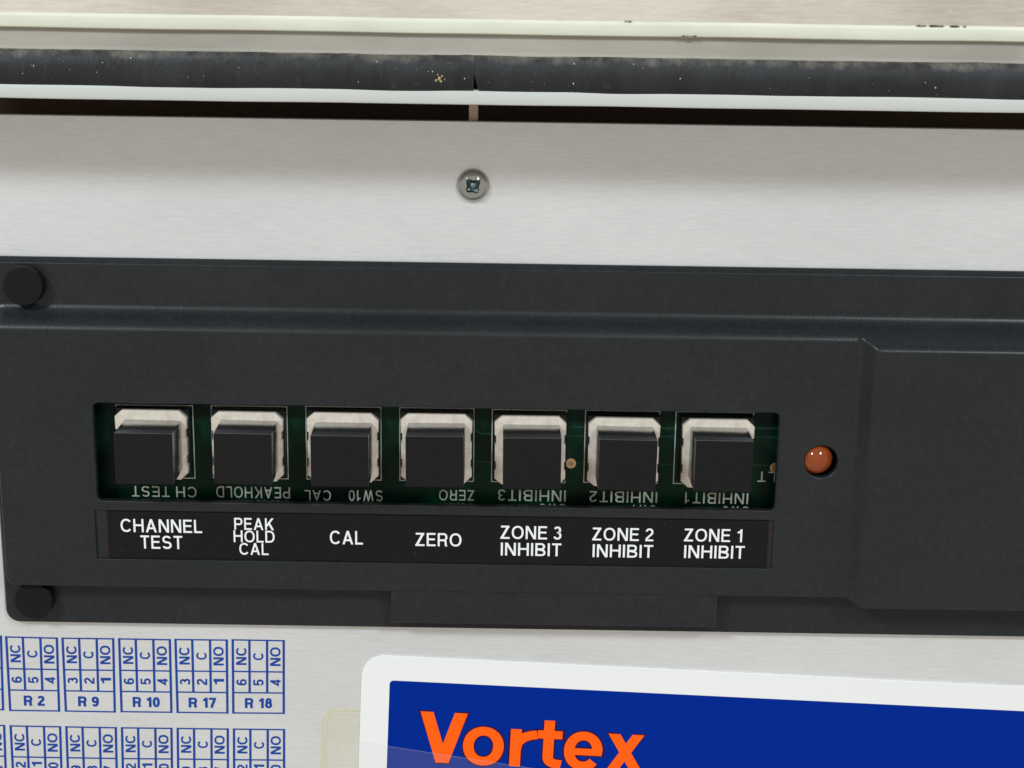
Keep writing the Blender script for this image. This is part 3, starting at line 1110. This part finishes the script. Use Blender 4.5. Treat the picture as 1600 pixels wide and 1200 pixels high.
LABELS = ['black push button above the words CHANNEL TEST, sitting skewed on its ivory base',
          'black push button above the words PEAK HOLD CAL',
          'black push button above the lone word CAL',
          'black push button above the word ZERO',
          'black push button above the words ZONE 3 INHIBIT, beside the copper pad',
          'black push button above the words ZONE 2 INHIBIT, second from the amber lamp',
          'black push button above the words ZONE 1 INHIBIT, nearest the amber lamp']
proto = make_button()
proto_loc = proto.location.copy()
kids = list(proto.children)
buttons = []
for i, B in enumerate(BUT):
    c, wd = skirt_center(B)
    if i == 0:
        t, ks = proto, kids
    else:
        t = proto.copy()
        C.objects.link(t)
        ks = []
        for k in kids:
            q = k.copy()
            C.objects.link(q)
            q.parent = t
            ks.append(q)
    t['label'] = LABELS[i]
    t.location = c * MM
    t.rotation_euler = (0, 0, random.uniform(-.006, .006))
    # aim the keycap so that its face lies where the photograph shows it
    ztop = ZK + HC
    ca = at((B[3] + B[4]) / 2, (B[5] + B[6]) / 2, ztop)
    k = next(q for q in ks if q.name.startswith('keycap'))
    dx, dy = ca.x - c.x, ca.y - c.y
    # part of the offset is a lean of the cap on its plunger, the rest sideways play
    ly, lx = dx * .4 / HC, 0
    k.rotation_euler = (lx, ly, random.uniform(-.008, .008))
    k.location.x = dx * .6 * MM
    k.location.y = dy * MM
    print('button', i, 'cap offset', round(dx, 2), round(dy, 2), 'skirt', round(wd, 2))

# ================================================================== amber lamp
lc = at(1278.5, 720.5, ZA + .3)
led = thing('indicator_lamp', (lc.x, lc.y, ZP), 'unlit amber round indicator lamp in its hole right of the buttons', 'indicator lamp')
bm = bmesh.new()
RL = 2.72
loops = [circle(lc.x, lc.y, RL + .05, ZP + .02), circle(lc.x, lc.y, RL, ZP + .5), circle(lc.x, lc.y, RL, ZA - 1.6)]
for k in range(1, 12):
    a = math.radians(90 * k / 12)
    loops.append(circle(lc.x, lc.y, RL * math.cos(a), ZA - 1.6 + 2.35 * math.sin(a)))
loft(bm, loops, True)
obj('lens', bm, M_LED, led, smooth=60)

# ================================================================== tilted sticker, old adhesive, clear tape
p00 = at(566, 1030, .4)
p10 = at(1600, 1075, .4)
sex = (at(1600, 1111, .4) - at(620, 1063.3, .4)).normalized()
sey = Vector((-sex.y, sex.x, 0))
corner = at(609, 1063, .4)              # blue field's upper left corner
white_tl = corner - sex * (at(609, 1063, .4) - at(564.5, 1063, .4)).length + sey * ((at(900, 1039.3, .4) - at(900, 1077.3, .4)).length)


def sloop(org, wdt, hgt, r, z, n=10, ins=0):
    pts = rr(ins, wdt - ins, -hgt + ins, -ins, max(r - ins, .05), 0, n)
    return [tuple(org + sex * p[0] + sey * p[1] + Vector((0, 0, z - org.z))) for p in pts]


sticker = thing('sticker', tuple(white_tl - Vector((0, 0, white_tl.z))), 'white-bordered blue sticker with an orange word, stuck slightly tilted on the faceplate', 'sticker')
bm = bmesh.new()
loft(bm, [sloop(white_tl, 135, 70, 4.3, .02), sloop(white_tl, 135, 70, 4.3, .34), sloop(white_tl, 135, 70, 4.3, .4, ins=.06)], True)
obj('backing', bm, M_STICKER, sticker, smooth=30)
bd = (corner - white_tl)
bx, by = bd.dot(sex), -bd.dot(sey)
bm = bmesh.new()
loft(bm, [sloop(corner, 135 - 2 * bx, 70 - 2 * by, .75, .405, 6), sloop(corner, 135 - 2 * bx, 70 - 2 * by, .75, .42, 6)], True)
obj('blue_field', bm, M_BLUE, sticker, smooth=0)
# the word: letters set one by one at their measured widths
vb = at(684, 1191.5, .43)               # foot of the V
vt = at(692, 1113, .43)
cap = abs((vt - vb).dot(sey))
base_t = vb.dot(sey)
for nm, mt, zz, gr in (('lettering_outline', M_DARKLINE, .425, .055), ('lettering', M_ORANGE, .445, 0)):
    bm = bmesh.new()
    for ch, xl, xr in (('V', 655.5, 729.5), ('o', 724, 788), ('r', 797.5, 838.5), ('t', 840, 878.5), ('e', 882, 942.5), ('x', 948.5, 1007)):
        ym = 1150 + (xl - 690) * .048
        a, c = at(xl, ym, .43), at(xr, ym, .43)
        # letters lean with the sticker, so measure along its own axis
        s0 = a.dot(sex)
        wdt = (c - a).dot(sex)
        org = sex * s0 + sey * base_t
        org = Vector((org.x, org.y, zz))
        write(bm, ch, org, sex, sey, cap, wdt, .172, 0, grow=gr)
    obj(nm, bm, mt, sticker, smooth=0)

rp = at(499.5, 1106, .1)
bm = bmesh.new()
lo = rr(rp.x, rp.x + 18, rp.y - 60, rp.y, 3.3, .015, 10)
hi = rr(rp.x, rp.x + 18, rp.y - 60, rp.y, 3.3, .10, 10)
loft(bm, [lo, hi, rr(rp.x + .1, rp.x + 17.9, rp.y - 59.9, rp.y - .1, 3.2, .13, 10)], True)
res = thing('adhesive_pad', (rp.x + 9, rp.y - 30, 0), 'yellowed clear adhesive pad with a rounded corner peeking out under the sticker', 'adhesive pad')
obj('film', bm, M_RESIDUE, res)
bm = bmesh.new()


def ridge(bm, ins, wdt, z0, z1):
    o_ = rr(rp.x + ins, rp.x + 18 - ins, rp.y - 60 + ins, rp.y - ins, 3.3 - ins * .6, z0, 10)
    m_ = rr(rp.x + ins + wdt / 2, rp.x + 18 - ins - wdt / 2, rp.y - 60 + ins + wdt / 2, rp.y - ins - wdt / 2, 3.15 - ins * .6, z1, 10)
    i_ = rr(rp.x + ins + wdt, rp.x + 18 - ins - wdt, rp.y - 60 + ins + wdt, rp.y - ins - wdt, 3.0 - ins * .6, z0, 10)
    loft(bm, [o_, m_, i_], False)


ridge(bm, .0, .45, .135, .2)
ridge(bm, .75, .35, .135, .22)
obj('glue_edge', bm, M_GLUE_EDGE, res, smooth=60)

ta, tb_ = at(561, 1158.5, .5), at(1000, 1226, .5)
tdx = (tb_ - ta).normalized()
tdy = Vector((-tdx.y, tdx.x, 0))
bm = bmesh.new()
q = [ta - tdy * 45, ta + tdx * 75 - tdy * 45, ta + tdx * 75, ta]
loft(bm, [[(p.x, p.y, .47) for p in q], [(p.x, p.y, .52) for p in q]], True, True)
tape = tag(obj('clear_tape', bm, M_TAPE, None, (ta.x + 30, ta.y - 20, .47), smooth=0), 'clear tape stuck slanting across the lower part of the blue sticker', 'tape')
bm = bmesh.new()
q = [ta - tdy * .12, ta + tdx * 75 - tdy * .12, ta + tdx * 75, ta]
loft(bm, [[(p.x, p.y, .525) for p in q], [(p.x, p.y, .54) for p in q]], True, False)
for px, py in ((643, 1175), (705, 1184), (746, 1189), (731, 1190)):
    fleck(bm, px, py, random.uniform(.12, .2), .53)
obj('tape_edge', bm, M_TAPE_EDGE, tape, smooth=0)
